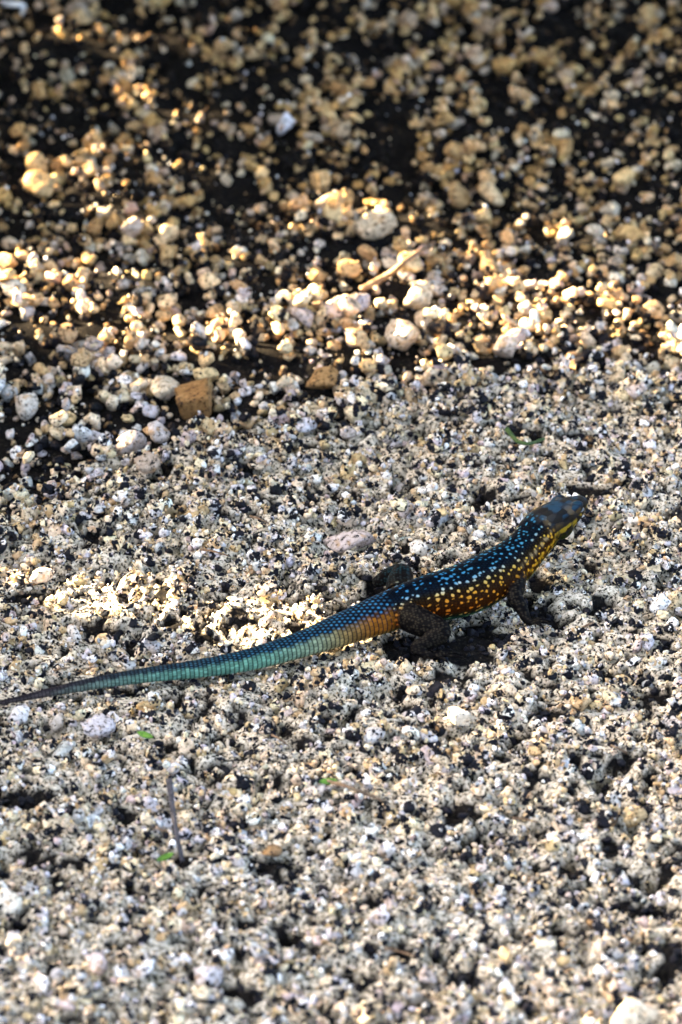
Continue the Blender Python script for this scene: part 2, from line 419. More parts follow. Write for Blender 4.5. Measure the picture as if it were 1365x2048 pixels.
XR, YL, YC = (-0.30, 0.30), (-0.1, 0.82), (-0.50, 0.36)
clump = lambda x, y: fbm(x, y, 70, 2, 300) > -0.07 + 0.20 * np.clip((y - .12) / .25, 0, 1) * np.clip((0.12 - x) / .2, .25, 1)
throw(8000, XR, YL, 0, 0.0016, 0.0034, 1.2, .5, .45, 14.0)  # near-black bottom layer; shade of the gaps put into stone colour
throw(7000, XR, YL, 0, 0.0020, 0.0046, 1.4, .55, .30, 2.6, clump)
throw(11000, XR, YL, 0, 0.0014, 0.0032, 1.2, .6, .25, 3.0, lambda x, y: clump(x, y) | (rng.random(len(x)) < .12))
throw(1100, XR, (-.1, .30), 0, 0.0034, 0.0062, 1.6, .55, .2, 0.2, lambda x, y: (x < .06 - .2 * np.clip(y - .1, -.2, .2)) & clump(x, y))
throw(1700, XR, YL, 0, 0.0030, 0.0062, 2.0, .55, .22, 0.3, clump)
throw(30000, XR, YC, 2, 0.0007, 0.0022, 1.3, .5, .8, 300.0)  # near-black grains in the hollows, shade put into their colour
throw(260, XR, YC, 1, 0.005, 0.0095, 1.5, .5, 1.15, 0.2)
throw(3600, XR, YC, 1, 0.0022, 0.0052, 2.0, .5, 1.0, 0.5)
throw(19000, XR, YC, 1, 0.0013, 0.0034, 1.4, .5, .85, 1.2)
throw(1500, XR, (-0.5, 0.0), 1, 0.0024, 0.0052, 1.8, .55, .60, 0.5, lambda x, y: fbm(x, y, 30, 2, 330) > .05 - .5 * np.clip(-y - .12, 0, .3) - .3 * np.clip(-x - .02, 0, .2))
throw(6500, XR, YC, 1, 0.0015, 0.0036, 1.5, .6, .45, 0.6, lambda x, y: fbm(x, y, 40, 2, 310) > -0.05)

special_objs = []
for (u, v, hw, hh, c, sh, lab), (x_, y_, rx, z_, rz) in zip(SPECIAL, SPOS):
    st_ = float(np.clip((y_ - .05) / .2, 0, 1))                          # browner with distance, as the gravel round them
    c = np.array(c) * (.92 + st_ * (np.array([.82, .72, .56]) - .92))
    if 'bluish' in lab: c = np.array([.62, .62, .68])
    special_objs.append((x_, y_, z_, rx, rz, c, sh, lab))

# which loose stones show largest: the 270 biggest that nothing covers
vis = np.bincount(OWN[(OWN >= 0) & (OWN < 10 ** 6)], minlength=len(stones)).astype(float)
P = np.array([s[:3] for s in stones]); PU, PV = pix(P)
inview = (PU > 8) & (PU < 1357) & (PV > 8) & (PV < 2040)
dist = np.linalg.norm(P - CAM, axis=1)
area = np.array([s[3] * s[4] for s in stones])
cover = vis * R * R / (PI * np.array([s[3] for s in stones]) ** 2)
score = np.where(inview & (cover > 0.55), area / dist ** 2, 0)
big = set(np.argsort(-score)[:262].tolist())

LOOK = {'white': 'whitish', 'cream': 'cream', 'tan': 'tan brown', 'pale grey': 'pale grey', 'pinkish grey': 'pinkish grey', 'dark': 'near-black'}
NEAR = ['rust-brown block', 'pale stone by the rust-brown block', 'pinkish pebble below the rust-brown block', 'grey angular stone at the crust edge', 'dull brown stone at the crust edge',
        'tall white stone with tan cap', 'small upright cream pebble', 'flat orange-brown stone', 'golden pebble of the stacked pair', 'tan pebble of the stacked pair', 'lone bluish white pebble',
        'lone oval cream pebble', 'large leaning white stone', 'broad cream stone in far gravel', 'round tan stone in far gravel', 'sunlit golden pebble', 'cream stone in the sun streak',
        'pale pink stone behind the crust', 'smooth yellowish upright pebble', 'white cone-shaped stone', 'squarish sunlit stone on the crust', 'bright pointed stone on the crust', 'big sunlit stone on the crust',
        'stone heading the sun streak', 'white stone above the tail', 'smooth slab behind the lizard', 'peach-coloured crust stone', 'lavender stone before the tail tip', 'white stone at the tail tip',
        'lilac pebble by the dark stalk', 'brown stone over a black hollow', 'greyish lilac stone']
RANK = ['closest', 'second closest', 'third closest', 'fourth closest', 'fifth closest', 'sixth closest', 'seventh closest', 'eighth closest', 'ninth closest', 'tenth closest', 'eleventh closest', 'twelfth closest', 'thirteenth closest', 'fourteenth closest', 'fifteenth closest', 'sixteenth closest', 'seventeenth closest', 'eighteenth closest', 'nineteenth closest', 'twentieth closest']
def pebble(x, y, z, rx, rz, yaw, tilt, shape, c):
    o = bpy.data.objects.new('pebble', ROCKS[shape]); COL.objects.link(o)
    o.location = (x, y, z); o.scale = (rx, rx * 0.92, rz); o.rotation_euler = (tilt, tilt * 0.5, yaw)
    o['pcol'] = [float(q) for q in c]
    return o
near = {}
for a in sorted(big):
    x, y, z, rx, rz, yaw, tilt, sh, k, c, zone = stones[a]
    d = np.hypot(SPOS[:, 0] - x, SPOS[:, 1] - y); m_ = int(d.argmin())
    near.setdefault((m_, int(k)), []).append((d[m_], a))
for (m_, k), lst in near.items():
    for n_, (_, a) in enumerate(sorted(lst)):
        x, y, z, rx, rz, yaw, tilt, sh, _, c, zone = stones[a]
        o = pebble(x, y, z, rx, rz, yaw, tilt, int(sh), c)
        nm = PAL[k][0]
        tag(o, LOOK[nm] + ' granite pebble ' + RANK[min(n_, 19)] + ' to the ' + NEAR[m_], 'pebble', nm + ' pebbles')
for (x, y, z, rx, rz, c, sh, lab) in special_objs:
    o = pebble(x, y, z, rx, rz, 0.4 * sh, 0.05, sh, c)
    tag(o, lab, 'stone')

rest = [s for a, s in enumerate(stones) if a not in big]
def arrays(L):
    n = len(L)
    Pq = np.array([s[:3] for s in L]); rx = np.array([s[3] for s in L]); rz = np.array([s[4] for s in L])
    t = np.array([s[6] for s in L])
    return (Pq, np.stack([t, t * .5, [s[5] for s in L]], 1), np.stack([rx, rx * rng.uniform(.75, 1, n), rz], 1), np.array([s[7] for s in L]), np.array([s[9] for s in L]))
g = scatter('loose_gravel', SRC_ROCK, *arrays([s for s in rest if s[10] == 0]))
tag(g, 'loose granite gravel of mixed small stones behind the crust', 'gravel')
g = scatter('crust_grains', SRC_CRUST, *arrays([s for s in rest if s[10] == 1]))
tag(g, 'packed nubbly granite grains forming the crust', 'grit')

# fine grit: two sizes, settled on whatever is below
def grit(n, xr, yr, rmin, rmax, lift, fn=None):
    x, y = rng.uniform(*xr, n), rng.uniform(*yr, n)
    ce = crust_edge(x, y)
    pk = np.where(ce > 0, 1.0, 0.12)
    ok = rng.random(n) < pk
    ok &= ~((ce > 0) & hole(x, y))
    if fn is not None: ok &= fn(x, y)
    x, y = x[ok], y[ok]; n = len(x)
    r = rmin + (rmax - rmin) * rng.random(n) ** 1.5
    z = hm_at(HM, x, y) + r * lift * rng.uniform(-1, 1.2, n)
    _, c = colours(n, 1, 1.1)
    return np.stack([x, y, z], 1), rng.uniform(0, 6.28, (n, 3)), np.stack([r, r * rng.uniform(.7, 1, n), r * rng.uniform(.6, .9, n)], 1), rng.integers(0, 12, n), c
A, B = grit(46000, XR, (-0.5, 0.5), 0.0008, 0.0017, .5), grit(70000, XR, (-0.5, 0.36), 0.0004, 0.0009, .6)
g = scatter('fine_grit', SRC_GRAIN, *[np.concatenate([a, b]) for a, b in zip(A, B)])
tag(g, 'fine pale grit filling gaps between the larger grains', 'grit')

# ------------------------------------------------------------------ lizard
def spline(pts, n):
    """Catmull-Rom through rows of pts"""
    pts = np.array(pts, float); e = np.vstack([2 * pts[0] - pts[1], pts, 2 * pts[-1] - pts[-2]])
    out = []
    for i in range(len(pts) - 1):
        t = np.linspace(0, 1, n, endpoint=False)[:, None]
        a, b, c, d = e[i], e[i + 1], e[i + 2], e[i + 3]
        out.append(0.5 * (2 * b + (c - a) * t + (2 * a - 5 * b + 4 * c - d) * t ** 2 + (3 * b - a - 3 * c + d) * t ** 3))
    return np.vstack(out + [pts[-1:]])
ORG = at(900, 1200)
MM = lambda u, v, z: (at(u, v, z / 1000) - ORG) * 1000
rows = spline([(*MM(u, v, z), a, b) for u, v, z, a, b in SP], 26)
sp, sw, sh_ = rows[:, :3], rows[:, 3], rows[:, 4]
tan = np.gradient(sp, axis=0); tan /= np.linalg.norm(tan, axis=1)[:, None]
side = np.cross(tan, [0, 0, 1.0]); side /= np.linalg.norm(side, axis=1)[:, None]   # towards the lizard's right, the near flank
upv = np.cross(side, tan)
arc = np.r_[0, np.cumsum(np.linalg.norm(np.diff(sp, axis=0), axis=1))]
def tube(p, a, b, sd, uv, seg_, flatb=0.0):
    th = np.linspace(0, 2 * PI, seg_, endpoint=False)
    cs, sn = np.sin(th), np.cos(th)
    bot = np.where(sn < 0, 1 - flatb, 1.0)
    v = p[:, None] + sd[:, None] * (a[:, None] * cs)[..., None] + uv[:, None] * (b[:, None] * sn * bot)[..., None]
    n = len(p); v = v.reshape(-1, 3)
    f = [(i * seg_ + j, i * seg_ + (j + 1) % seg_, (i + 1) * seg_ + (j + 1) % seg_, (i + 1) * seg_ + j) for i in range(n - 1) for j in range(seg_)]
    f += [tuple(range(seg_))[::-1], tuple((n - 1) * seg_ + j for j in range(seg_))]
    return v, f
def limb(pts, n=8, seg_=14):
    r = spline(pts, n); p, rad = r[:, :3], r[:, 3]
    t = np.gradient(p, axis=0); t /= np.linalg.norm(t, axis=1)[:, None]
    ref = np.array([0.13, 0.2, 1.0]); s_ = np.cross(t, ref); s_ /= np.linalg.norm(s_, axis=1)[:, None]
    return tube(p, rad, rad, s_, np.cross(s_, t), seg_), r
VV, FF, off = [], [], 0
def put(vf):
    global off
    v, f = vf; VV.append(v); FF.extend([tuple(i + off for i in q) for q in f]); off += len(v)
put(tube(sp, sw, sh_, side, upv, 40, 0.12))
def blob(c, r, ax):
    v, f = ico(3); put(((v * r) @ ax + c, f))
iH = int(np.argmin(np.abs(arc - (arc[-1] - 13.5))))                      # eye station
axH = np.stack([side[iH], tan[iH], upv[iH]])
for s in (1, -1):
    blob(sp[iH] + side[iH] * s * sw[iH] * 0.62 + upv[iH] * sh_[iH] * 0.62, np.array([2.3, 4.2, 2.1]), axH)     # brow
    j = iH - 34
    blob(sp[j] + side[j] * s * sw[j] * 0.70 - upv[j] * sh_[j] * 0.15, np.array([3.0, 5.0, 4.2]), np.stack([side[j], tan[j], upv[j]]))  # cheek
LEGS = []
def leg(chain, foot_dir, toes, tl):
    vf, r = limb(chain); put(vf); LEGS.append(r)
    w_ = np.array(chain[-1][:3]); fd = np.array([*foot_dir, 0.0]); fd /= np.linalg.norm(fd); sd = np.array([fd[1], -fd[0], 0])
    for k, (a, ln) in enumerate(zip(toes, tl)):
        d = fd * math.cos(a) + sd * math.sin(a)
        q = [(*(w_ - d * 0.6 + [0, 0, 0.2]), 0.9), (*(w_ + d * ln * .35 + [0, 0, 0.6]), 0.75), (*(w_ + d * ln * .7 + [0, 0, 0.5]), .62), (*(w_ + d * ln * .92 + [0, 0, -.15]), .5), (*(w_ + d * ln * 1.08 + [0, 0, -.7]), .3)]
        vf, r = limb(q, 4, 8); put(vf); LEGS.append(r)
T5, HT, FT = (-0.95, -0.5, -0.1, 0.3, 0.85), (6, 8.5, 10.5, 12, 7), (5, 6.5, 7.2, 6.8, 5)
leg([(*MM(800, 1222, 9), 6), (*MM(838, 1243, 9), 5.6), (*MM(882, 1262, 8.5), 4.2), (*MM(862, 1280, 6), 3.4), (*MM(832, 1296, 3.8), 2.3), (*MM(850, 1308, 2.4), 1.7), (*MM(868, 1312, 2.0), 1.4)], (1, .15), T5, HT)
leg([(*MM(800, 1192, 10), 6), (*MM(800, 1166, 11), 5.2), (*MM(803, 1148, 11), 4.2), (*MM(780, 1152, 7.5), 3.4), (*MM(757, 1163, 4.2), 2.4), (*MM(762, 1160, 2.6), 1.7), (*MM(772, 1155, 2.2), 1.4)], (.8, .6), T5, HT)
leg([(*MM(1030, 1142, 12), 5), (*MM(1032, 1172, 10.5), 3.8), (*MM(1030, 1194, 9.0), 3.1), (*MM(1042, 1214, 6.2), 2.6), (*MM(1052, 1236, 3.2), 1.9), (*MM(1058, 1243, 2.3), 1.5), (*MM(1066, 1246, 2.0), 1.3)], (1, .2), T5, FT)
leg([(*MM(1040, 1105, 14), 5), (*MM(1060, 1090, 11), 3.8), (*MM(1074, 1088, 8.5), 3.0), (*MM(1086, 1090, 6), 2.5), (*MM(1096, 1092, 3.6), 1.8), (*MM(1102, 1091, 2.5), 1.5), (*MM(1107, 1089, 2.0), 1.3)], (.9, .5), T5, FT)
raw = mesh('raw', np.vstack(VV), FF)
tmp = bpy.data.objects.new('raw', raw); COL.objects.link(tmp)
rm = tmp.modifiers.new('r', 'REMESH'); rm.mode = 'VOXEL'; rm.voxel_size = 0.27
sm = tmp.modifiers.new('s', 'SMOOTH'); sm.factor = 0.5; sm.iterations = 5
bpy.context.view_layer.update()
ev = tmp.evaluated_get(bpy.context.evaluated_depsgraph_get())
body = bpy.data.meshes.new_from_object(ev)
bpy.data.objects.remove(tmp)
nv = len(body.vertices)
co = np.empty(nv * 3, np.float32); body.vertices.foreach_get('co', co); co = co.reshape(-1, 3).astype(float)
nr = np.empty(nv * 3, np.float32); body.vertex_normals.foreach_get('vector', nr); nr = nr.reshape(-1, 3).astype(float)
def nearest(pts, rad):
    best = np.full(nv, 1e9); idx = np.zeros(nv, int); p2 = (pts ** 2).sum(1)
    for a in range(0, nv, 20000):
        d = np.sqrt(np.maximum((co[a:a + 20000] ** 2).sum(1)[:, None] - 2 * co[a:a + 20000] @ pts.T + p2, 0)) / rad
        idx[a:a + 20000] = d.argmin(1); best[a:a + 20000] = d.min(1)
    return best, idx
st_ = slice(None, None, 2)
bs, bi = nearest(sp[st_], np.maximum(sw, .8)[st_]); bi *= 2
LP = np.vstack(LEGS); ls, li = nearest(LP[:, :3], LP[:, 3])
legw = np.clip((bs - 0.98 * np.clip(ls, .9, 9) + 0.05) / 0.25, 0, 1) * (ls < 1.6)
rel = co - sp[bi]
s_mm = arc[bi] + (rel * tan[bi]).sum(1)
xs_, zs_ = (rel * side[bi]).sum(1) / sw[bi], (rel * upv[bi]).sum(1) / sh_[bi]
th = np.arctan2(xs_, zs_)                                                # 0 back, + near flank, pi belly
t = np.abs(th)
rad = 0.5 * (sw[bi] + sh_[bi])
S_hip, S_neck, S_head = arc[26 * 10], arc[26 * 15], arc[26 * 16]
tailf = np.clip((S_hip - 6 - s_mm) / 6, 0, 1)                            # 1 on tail
headf = np.clip((s_mm - S_head + 2) / 5, 0, 1)
trunk = (1 - tailf) * (1 - headf)
def hsh(a, b, k):
    q = np.sin(a * 127.1 + b * 311.7 + k * 74.7) * 43758.5453
    return q - np.floor(q)
def lerp(a, b, f): return a + (b - a) * np.asarray(f)[..., None]
C3 = lambda *c: np.array(c, float)
# scale lattice on the trunk: staggered rows
def lattice(ps, pa, jit, seed, ss=None, aa=None):
    ss = s_mm if ss is None else ss; aa = th * rad if aa is None else aa
    r0 = np.floor(ss / ps); best = np.full(len(ss), 9.0); bid = np.zeros((len(ss), 2))
    for dr in (-1, 0, 1):
        rr = r0 + dr; offs = (rr % 2) * 0.5
        for dc in (-1, 0, 1):
            cc = np.floor(aa / pa - offs) + dc
            cx = (rr + 0.5 + jit * (hsh(rr, cc, seed) - .5)) * ps; cy = (cc + .5 + offs + jit * (hsh(rr, cc, seed + 3) - .5)) * pa
            d = np.hypot((ss - cx) / ps, (aa - cy) / pa)
            u = d < best; best = np.where(u, d, best); bid[u, 0] = rr[u]; bid[u, 1] = cc[u]
    return best, bid
d1, id1 = lattice(1.25, 1.15, 0.25, 1)                                   # granular scales
bump = 0.13 * (0.55 - np.minimum(d1, .7)) * trunk
d2, id2 = lattice(2.7, 2.3, 0.7, 11)                                   # colour spots
warp = .10 * np.sin(co[:, 0] * 2.9 + co[:, 2] * 2.3) * np.sin(co[:, 1] * 3.1 - co[:, 2] * 1.7)
spot = np.clip((0.15 + 0.20 * hsh(id2[:, 0], id2[:, 1], 5) + warp - d2) / 0.12, 0, 1) * (hsh(id2[:, 0], id2[:, 1], 9) > 0.10)
bump += 0.05 * spot * trunk
fr = np.clip((s_mm - S_hip) / (S_neck - S_hip), 0, 1)                    # 0 hip .. 1 neck
DOT = 1.05
tt = t + 0.10 * (hsh(id2[:, 0], id2[:, 1], 21) - .5)
def grad(x, stops):
    out = np.empty((len(x), 3))
    for k in range(3): out[:, k] = np.interp(x, [q[0] for q in stops], [q[1][k] for q in stops])
    return out
base = grad(t, [(0, C3(.0015, .003, .007)), (.60, C3(.0015, .003, .009)), (.80, C3(.005, .0035, .003)), (1.15, C3(.020, .007, .0015)), (1.70, C3(.040, .010, .002)), (1.95, C3(.012, .016, .008)), (2.2, C3(.01, .075, .045)), (3.2, C3(.04, .09, .04))])
spc_hip = grad(tt, [(0, C3(.012, .085, .20)), (.50, C3(.035, .17, .32)), (.68, C3(.24, .32, .32)), (.85, C3(.42, .32, .13)), (1.10, C3(.46, .18, .02)), (1.7, C3(.46, .09, .008)), (2.1, C3(.05, .18, .10)), (3.2, C3(.1, .2, .12))])
spc_neck = grad(tt, [(0, C3(.02, .12, .22)), (.45, C3(.05, .20, .30)), (.68, C3(.30, .30, .22)), (.9, C3(.46, .28, .03)), (1.7, C3(.44, .19, .012)), (2.1, C3(.14, .17, .015)), (3.2, C3(.1, .2, .05))])
col = lerp(base * .45, DOT * lerp(spc_hip, spc_neck, fr), np.clip(spot * 0.95 + .02 * np.clip((.5 - d1) / .2, 0, 1), 0, 1))
# pale stripes running along the neck
nk = np.clip((fr - 0.72) / 0.2, 0, 1) * (1 - headf * 0.6)
for c_, wd, cc in ((1.05, .10, C3(.22, .16, .08)), (1.55, .09, C3(.32, .17, .01)), (2.05, .12, C3(.09, .14, .012))):
    m_ = np.exp(-((t - c_ - .04 * np.sin(s_mm * 1.3)) / wd) ** 2) * nk * (0.15 + 0.75 * (np.sin(s_mm * 1.7 + c_ * 9 + np.sin(s_mm * .9)) > 0.1))
    col = lerp(col, cc, m_)
# tail: whorls of oblong scales
pitch = np.interp(s_mm, [0, S_hip], [1.35, 1.95])
ph = np.interp(s_mm, np.linspace(0, arc[-1], 2000), np.cumsum(np.r_[0, np.diff(np.linspace(0, arc[-1], 2000))] / np.interp(np.linspace(0, arc[-1], 2000), [0, S_hip], [1.35, 1.95])))
rowi = np.floor(ph); fp = ph - rowi
nseg = np.maximum(np.round(np.interp(s_mm, [0, S_hip], [9, 30])), 8)
lp = th / (2 * PI) * 24 + (rowi % 2) * .5; fl_ = lp - np.floor(lp)
ring = np.clip(np.minimum(fp, 1 - fp) / 0.20, 0, 1); lon = np.clip(np.minimum(fl_, 1 - fl_) / 0.16, 0, 1)
rk = np.clip(rad / 4.0, .25, 1)
bump += tailf * rk * (0.22 * (1 - fp) * ring + 0.10 * lon - 0.1)
along = np.clip(1 - s_mm / S_hip, 0, 1)                                  # 0 hip .. 1 tip
tside = grad(along, [(0, C3(.20, .08, .014)), (.10, C3(.36, .13, .015)), (.17, C3(.36, .25, .09)), (.24, C3(.34, .44, .28)), (.36, C3(.20, .46, .33)), (.55, C3(.17, .40, .31)), (.70, C3(.18, .27, .23)), (.82, C3(.10, .085, .085)), (1, C3(.06, .045, .05))])
tlow = grad(along, [(0, C3(.50, .36, .06)), (.2, C3(.62, .46, .20)), (.4, C3(.30, .50, .36)), (.7, C3(.20, .26, .22)), (.85, C3(.11, .09, .09)), (1, C3(.06, .045, .05))])
ttop = grad(along, [(0, C3(.03, .17, .34)), (.4, C3(.03, .15, .25)), (.6, C3(.05, .11, .15)), (.8, C3(.07, .055, .06)), (1, C3(.05, .04, .045))])
dk = grad(along, [(0, C3(.006, .010, .022)), (.6, C3(.012, .018, .024)), (1, C3(.03, .022, .025))])
sdot = np.clip((0.30 - np.hypot((fp - .5) * .8, fl_ - .5)) / .12, 0, 1)
m_top = np.clip((1.10 - t + .25 * (hsh(rowi, np.floor(lp), 71) - .5)) / 0.42, 0, 1)
tcol = lerp(lerp(tside, tlow, np.clip((t - 1.9) / .5, 0, 1)), C3(.10, .05, .01), 0.0 * t)
tcol = lerp(dk, tcol, np.clip(ring * 1.15 - .1, 0, 1) * (0.55 + 0.45 * lon))
tcol = lerp(tcol, lerp(dk, ttop, sdot), m_top) * (.36 + .40 * hsh(rowi, np.floor(lp), 77))[:, None]
col = lerp(col, tcol, tailf)
# head: smooth plates
d3, id3 = lattice(3.1, 2.6, 0.6, 31)
hb = grad(t, [(0, C3(.075, .075, .07)), (.7, C3(.06, .065, .07)), (1.05, C3(.055, .042, .028)), (1.6, C3(.05, .036, .012)), (2.2, C3(.06, .10, .015)), (3.2, C3(.12, .2, .05))])
pv = hsh(id3[:, 0], id3[:, 1], 41)
hc = hb * (0.1 + 0.3 * pv)[:, None]
hc = lerp(hc, C3(.014, .04, .07), np.clip((1.0 - t) / .2, 0, 1) * (hsh(id3[:, 0], id3[:, 1], 44) > .45) * .8)
hc = lerp(hc, C3(.11, .075, .03), np.clip(1 - np.abs(t - .75) / .5, 0, 1) * (pv > .72) * .7)
hc = lerp(hc, C3(.22, .15, .012), (t > 1.35) * (t < 2.1) * (pv > .62) * .8)
edge3 = np.clip((d3 - .42) / .15, 0, 1)
hc = lerp(hc, C3(.01, .01, .012), edge3 * .55)
col = lerp(col, hc, headf)
bump += headf * 0.12 * (0.5 - np.minimum(d3, .7))
mouth = headf * np.exp(-((t - 1.72) / .05) ** 2) * (s_mm > S_head + 6)
bump -= 0.35 * mouth; col = lerp(col, C3(.008, .008, .008), mouth * .8)
iE = int(np.argmin(np.abs(arc - (S_head + 1.5))))
for s in (1, -1):                                                        # ear openings
    e = sp[iE] + side[iE] * s * sw[iE] * .97 - upv[iE] * .6
    q_ = np.exp(-((co - e) ** 2).sum(1) / 1.2); bump -= .6 * q_; col = lerp(col, C3(.006, .005, .005), q_)
    n_ = sp[-12] + side[-12] * s * 1.9 + upv[-12] * 1.2
    q_ = np.exp(-((co - n_) ** 2).sum(1) / .25); bump -= .3 * q_; col = lerp(col, C3(.006, .005, .005), q_)
# legs: dark with small pale scales
d4, id4 = lattice(1.3, 1.2, .4, 51, co[:, 0] + .35 * co[:, 2], co[:, 1] * .8 + co[:, 2])
far_hind = np.exp(-((co - MM(800, 1160, 10)) ** 2).sum(1) / 90)
lc = lerp(np.tile(C3(.005, .0045, .005), (nv, 1)), lerp(np.tile(C3(.03, .026, .02), (nv, 1)), C3(.008, .04, .055), np.clip(far_hind * 1.5, 0, 1)), np.clip((.42 - d4) / .15, 0, 1) * (hsh(id4[:, 0], id4[:, 1], 61) > .35))
col = lerp(col, lc * .6, legw)
bump = bump * (1 - legw) + legw * .10 * (.5 - np.minimum(d4, .7)) * (LP[li, 3] > 1.2)
co2 = co + nr * bump[:, None]
body.vertices.foreach_set('co', (co2 / 1000).ravel().astype(np.float32))
ca = body.color_attributes.new('skin', 'FLOAT_COLOR', 'POINT')
ca.data.foreach_set('color', np.c_[np.clip(col, 0, 1), np.ones(nv)].ravel().astype(np.float32))
body.update(); body.name = 'lizard_body'
k = NT('lizard_skin'); k.world_pos()
a = k.n('ShaderNodeAttribute', attribute_name='skin')
k.l(a.outputs['Color'], k.b.inputs['Base Color'])
k.b.inputs['Roughness'].default_value = 0.5; k.b.inputs['Specular IOR Level'].default_value = 0.02
k.bump(k.noise(2600, 2), 0.25, 0.0002)
body.materials.clear()
lizard = bpy.data.objects.new('lizard', None); COL.objects.link(lizard); lizard.empty_display_size = 0.02
lizard.location = ORG
tag(lizard, 'dark lizard with blue and orange spots and a banded turquoise tail', 'lizard')
link('body', body, k.m, lizard)
k2 = NT('lizard_eye'); k2.b.inputs['Base Color'].default_value = (.012, .009, .006, 1); k2.b.inputs['Roughness'].default_value = .08
for s in (1, -1):
    v, f = ico(3)
    c = sp[iH + 6] + side[iH + 6] * s * sw[iH + 6] * 0.86 + upv[iH + 6] * sh_[iH + 6] * 0.18
    link('eye', mesh('eye', ((v * np.array([1.5, 2.1, 1.8])) @ axH + c) / 1000, f), k2.m, lizard)

# ------------------------------------------------------------------ twigs, stalks, leaf bits
def top_at(p): return float(hm_at(HM, np.array([p[0]]), np.array([p[1]]))[0])
def stick(name, uvz, r0, r1, mat, label, cat, bend=0.0):
    pts = []
    for n_, (u, v, lift) in enumerate(uvz):
        p = at(u, v, 0.004); p = at(u, v, top_at(p) + lift)
        pts.append((*p, r0 + (r1 - r0) * n_ / (len(uvz) - 1)))
    (v, f), _ = limb(pts, 8, 8)
    n = np.random.default_rng(len(label)).normal(0, r0 * .08, v.shape)
    return tag(link(name, mesh(name, v + n, f), mat), label, cat)
def leaf(name, u, v, ln, wd, yaw, lift, mat, label, cat='leaf', curl=.25):
    p = at(u, v, 0.003); z = top_at(p) + lift; p = at(u, v, z)
    a = np.linspace(-1, 1, 11); VVs, Fs = [], []
    for x in a:
        hw = wd * (1 - x * x) ** .7 + wd * .05
        for y in (-1, -.4, 0, .4, 1):
            VVs.append((x * ln, y * hw, curl * ln * (x * x * .6) + abs(y) * hw * .35))
    for i in range(10):
        for j in range(4): Fs.append((i * 5 + j, (i + 1) * 5 + j, (i + 1) * 5 + j + 1, i * 5 + j + 1))
    o = link(name, mesh(name, VVs, Fs), mat); o.location = p; o.rotation_euler = (.25, .1, yaw)
    sd = o.modifiers.new('t', 'SOLIDIFY'); sd.thickness = 0.00025
    return tag(o, label, cat)
stick('twig', [(722, 580, .006), (775, 550, .008), (815, 520, .009), (868, 486, .007)], .0016, .0010, M_TWIG, 'dry brown twig lying across the far gravel', 'twig')
stick('stalk', [(338, 1560, .006), (346, 1620, .0075), (356, 1680, .006), (366, 1724, .002)], .0012, .0008, M_STALK, 'thin dark grey stalk standing against the crust', 'stalk')
stick('twig', [(655, 1562, .004), (700, 1575, .0045), (740, 1590, .0045), (765, 1602, .002)], .0008, .0005, M_TWIG, 'thin brown twig with a green leaf at one end', 'twig')
leaf('leaf', 657, 1564, .0034, .0014, .3, .0042, M_GREEN, 'small bright green leaf at the end of a thin twig')
leaf('leaf', 291, 1471, .0034, .0013, -.5, .002, M_GREEN, 'small green leaf lying below the tail')
leaf('leaf', 330, 1716, .0046, .0012, .9, .004, M_GREEN, 'narrow green blade at the foot of the dark stalk')
stick('sprig', [(1014, 858, .005), (1035, 882, .0045), (1060, 887, .0045), (1088, 878, .004)], .0010, .0006, M_DKGREEN, 'curved dark green sprig on the crust behind the lizard', 'sprig')
stick('straw', [(752, 706, .007), (748, 728, .0045), (744, 748, .002)], .0006, .0004, M_STRAW, 'short pale straw sliver leaning on grey stones', 'straw')
stick('straw', [(970, 1384, .001), (1000, 1396, .0015), (1018, 1404, .001)], .0005, .0004, M_STRAW, 'tan straw piece lying flat on the crust', 'straw')
stick('chip', [(-10, 4, .006), (22, 8, .007), (48, 12, .006), (42, 32, .001)], .0016, .0010, M_WHITE, 'bleached white twig bent over in the far gravel', 'twig')
leaf('leaf', 66, 420, .0035, .0012, 1.4, .003, M_GREEN, 'yellowish green leaf under the round stacked pebbles')
stick('stalk', [(905, 408, .002), (1000, 350, .004), (1040, 322, .006)], .0012, .0008, M_TWIG, 'pale brown stem rising behind the broad cream stone', 'stalk')

for u, v, du, dv in [(430, 1105, 26, 6), (1180, 1250, 20, -8), (560, 1480, 16, 10), (1050, 1640, 24, 4), (250, 1760, 14, -9), (800, 1905, 30, 8), (1240, 1500, 18, 9), (120, 1340, 20, -5), (520, 1040, 18, 7)]:
    o = stick('stem', [(u - du, v - dv, .0022), (u, v - 2, .0032), (u + du, v + dv, .0022)], .0005, .0003, M_TWIG, 'tiny dry brown stem fragment lying on the packed crust', 'stem')
    p_ = at(u, v); m_ = int(np.hypot(SPOS[:, 0] - p_[0], SPOS[:, 1] - p_[1]).argmin())
    o['label'] = 'tiny dry brown stem fragment on the crust, near the ' + NEAR[m_]
    o['group'] = 'dry stem fragments on the crust'

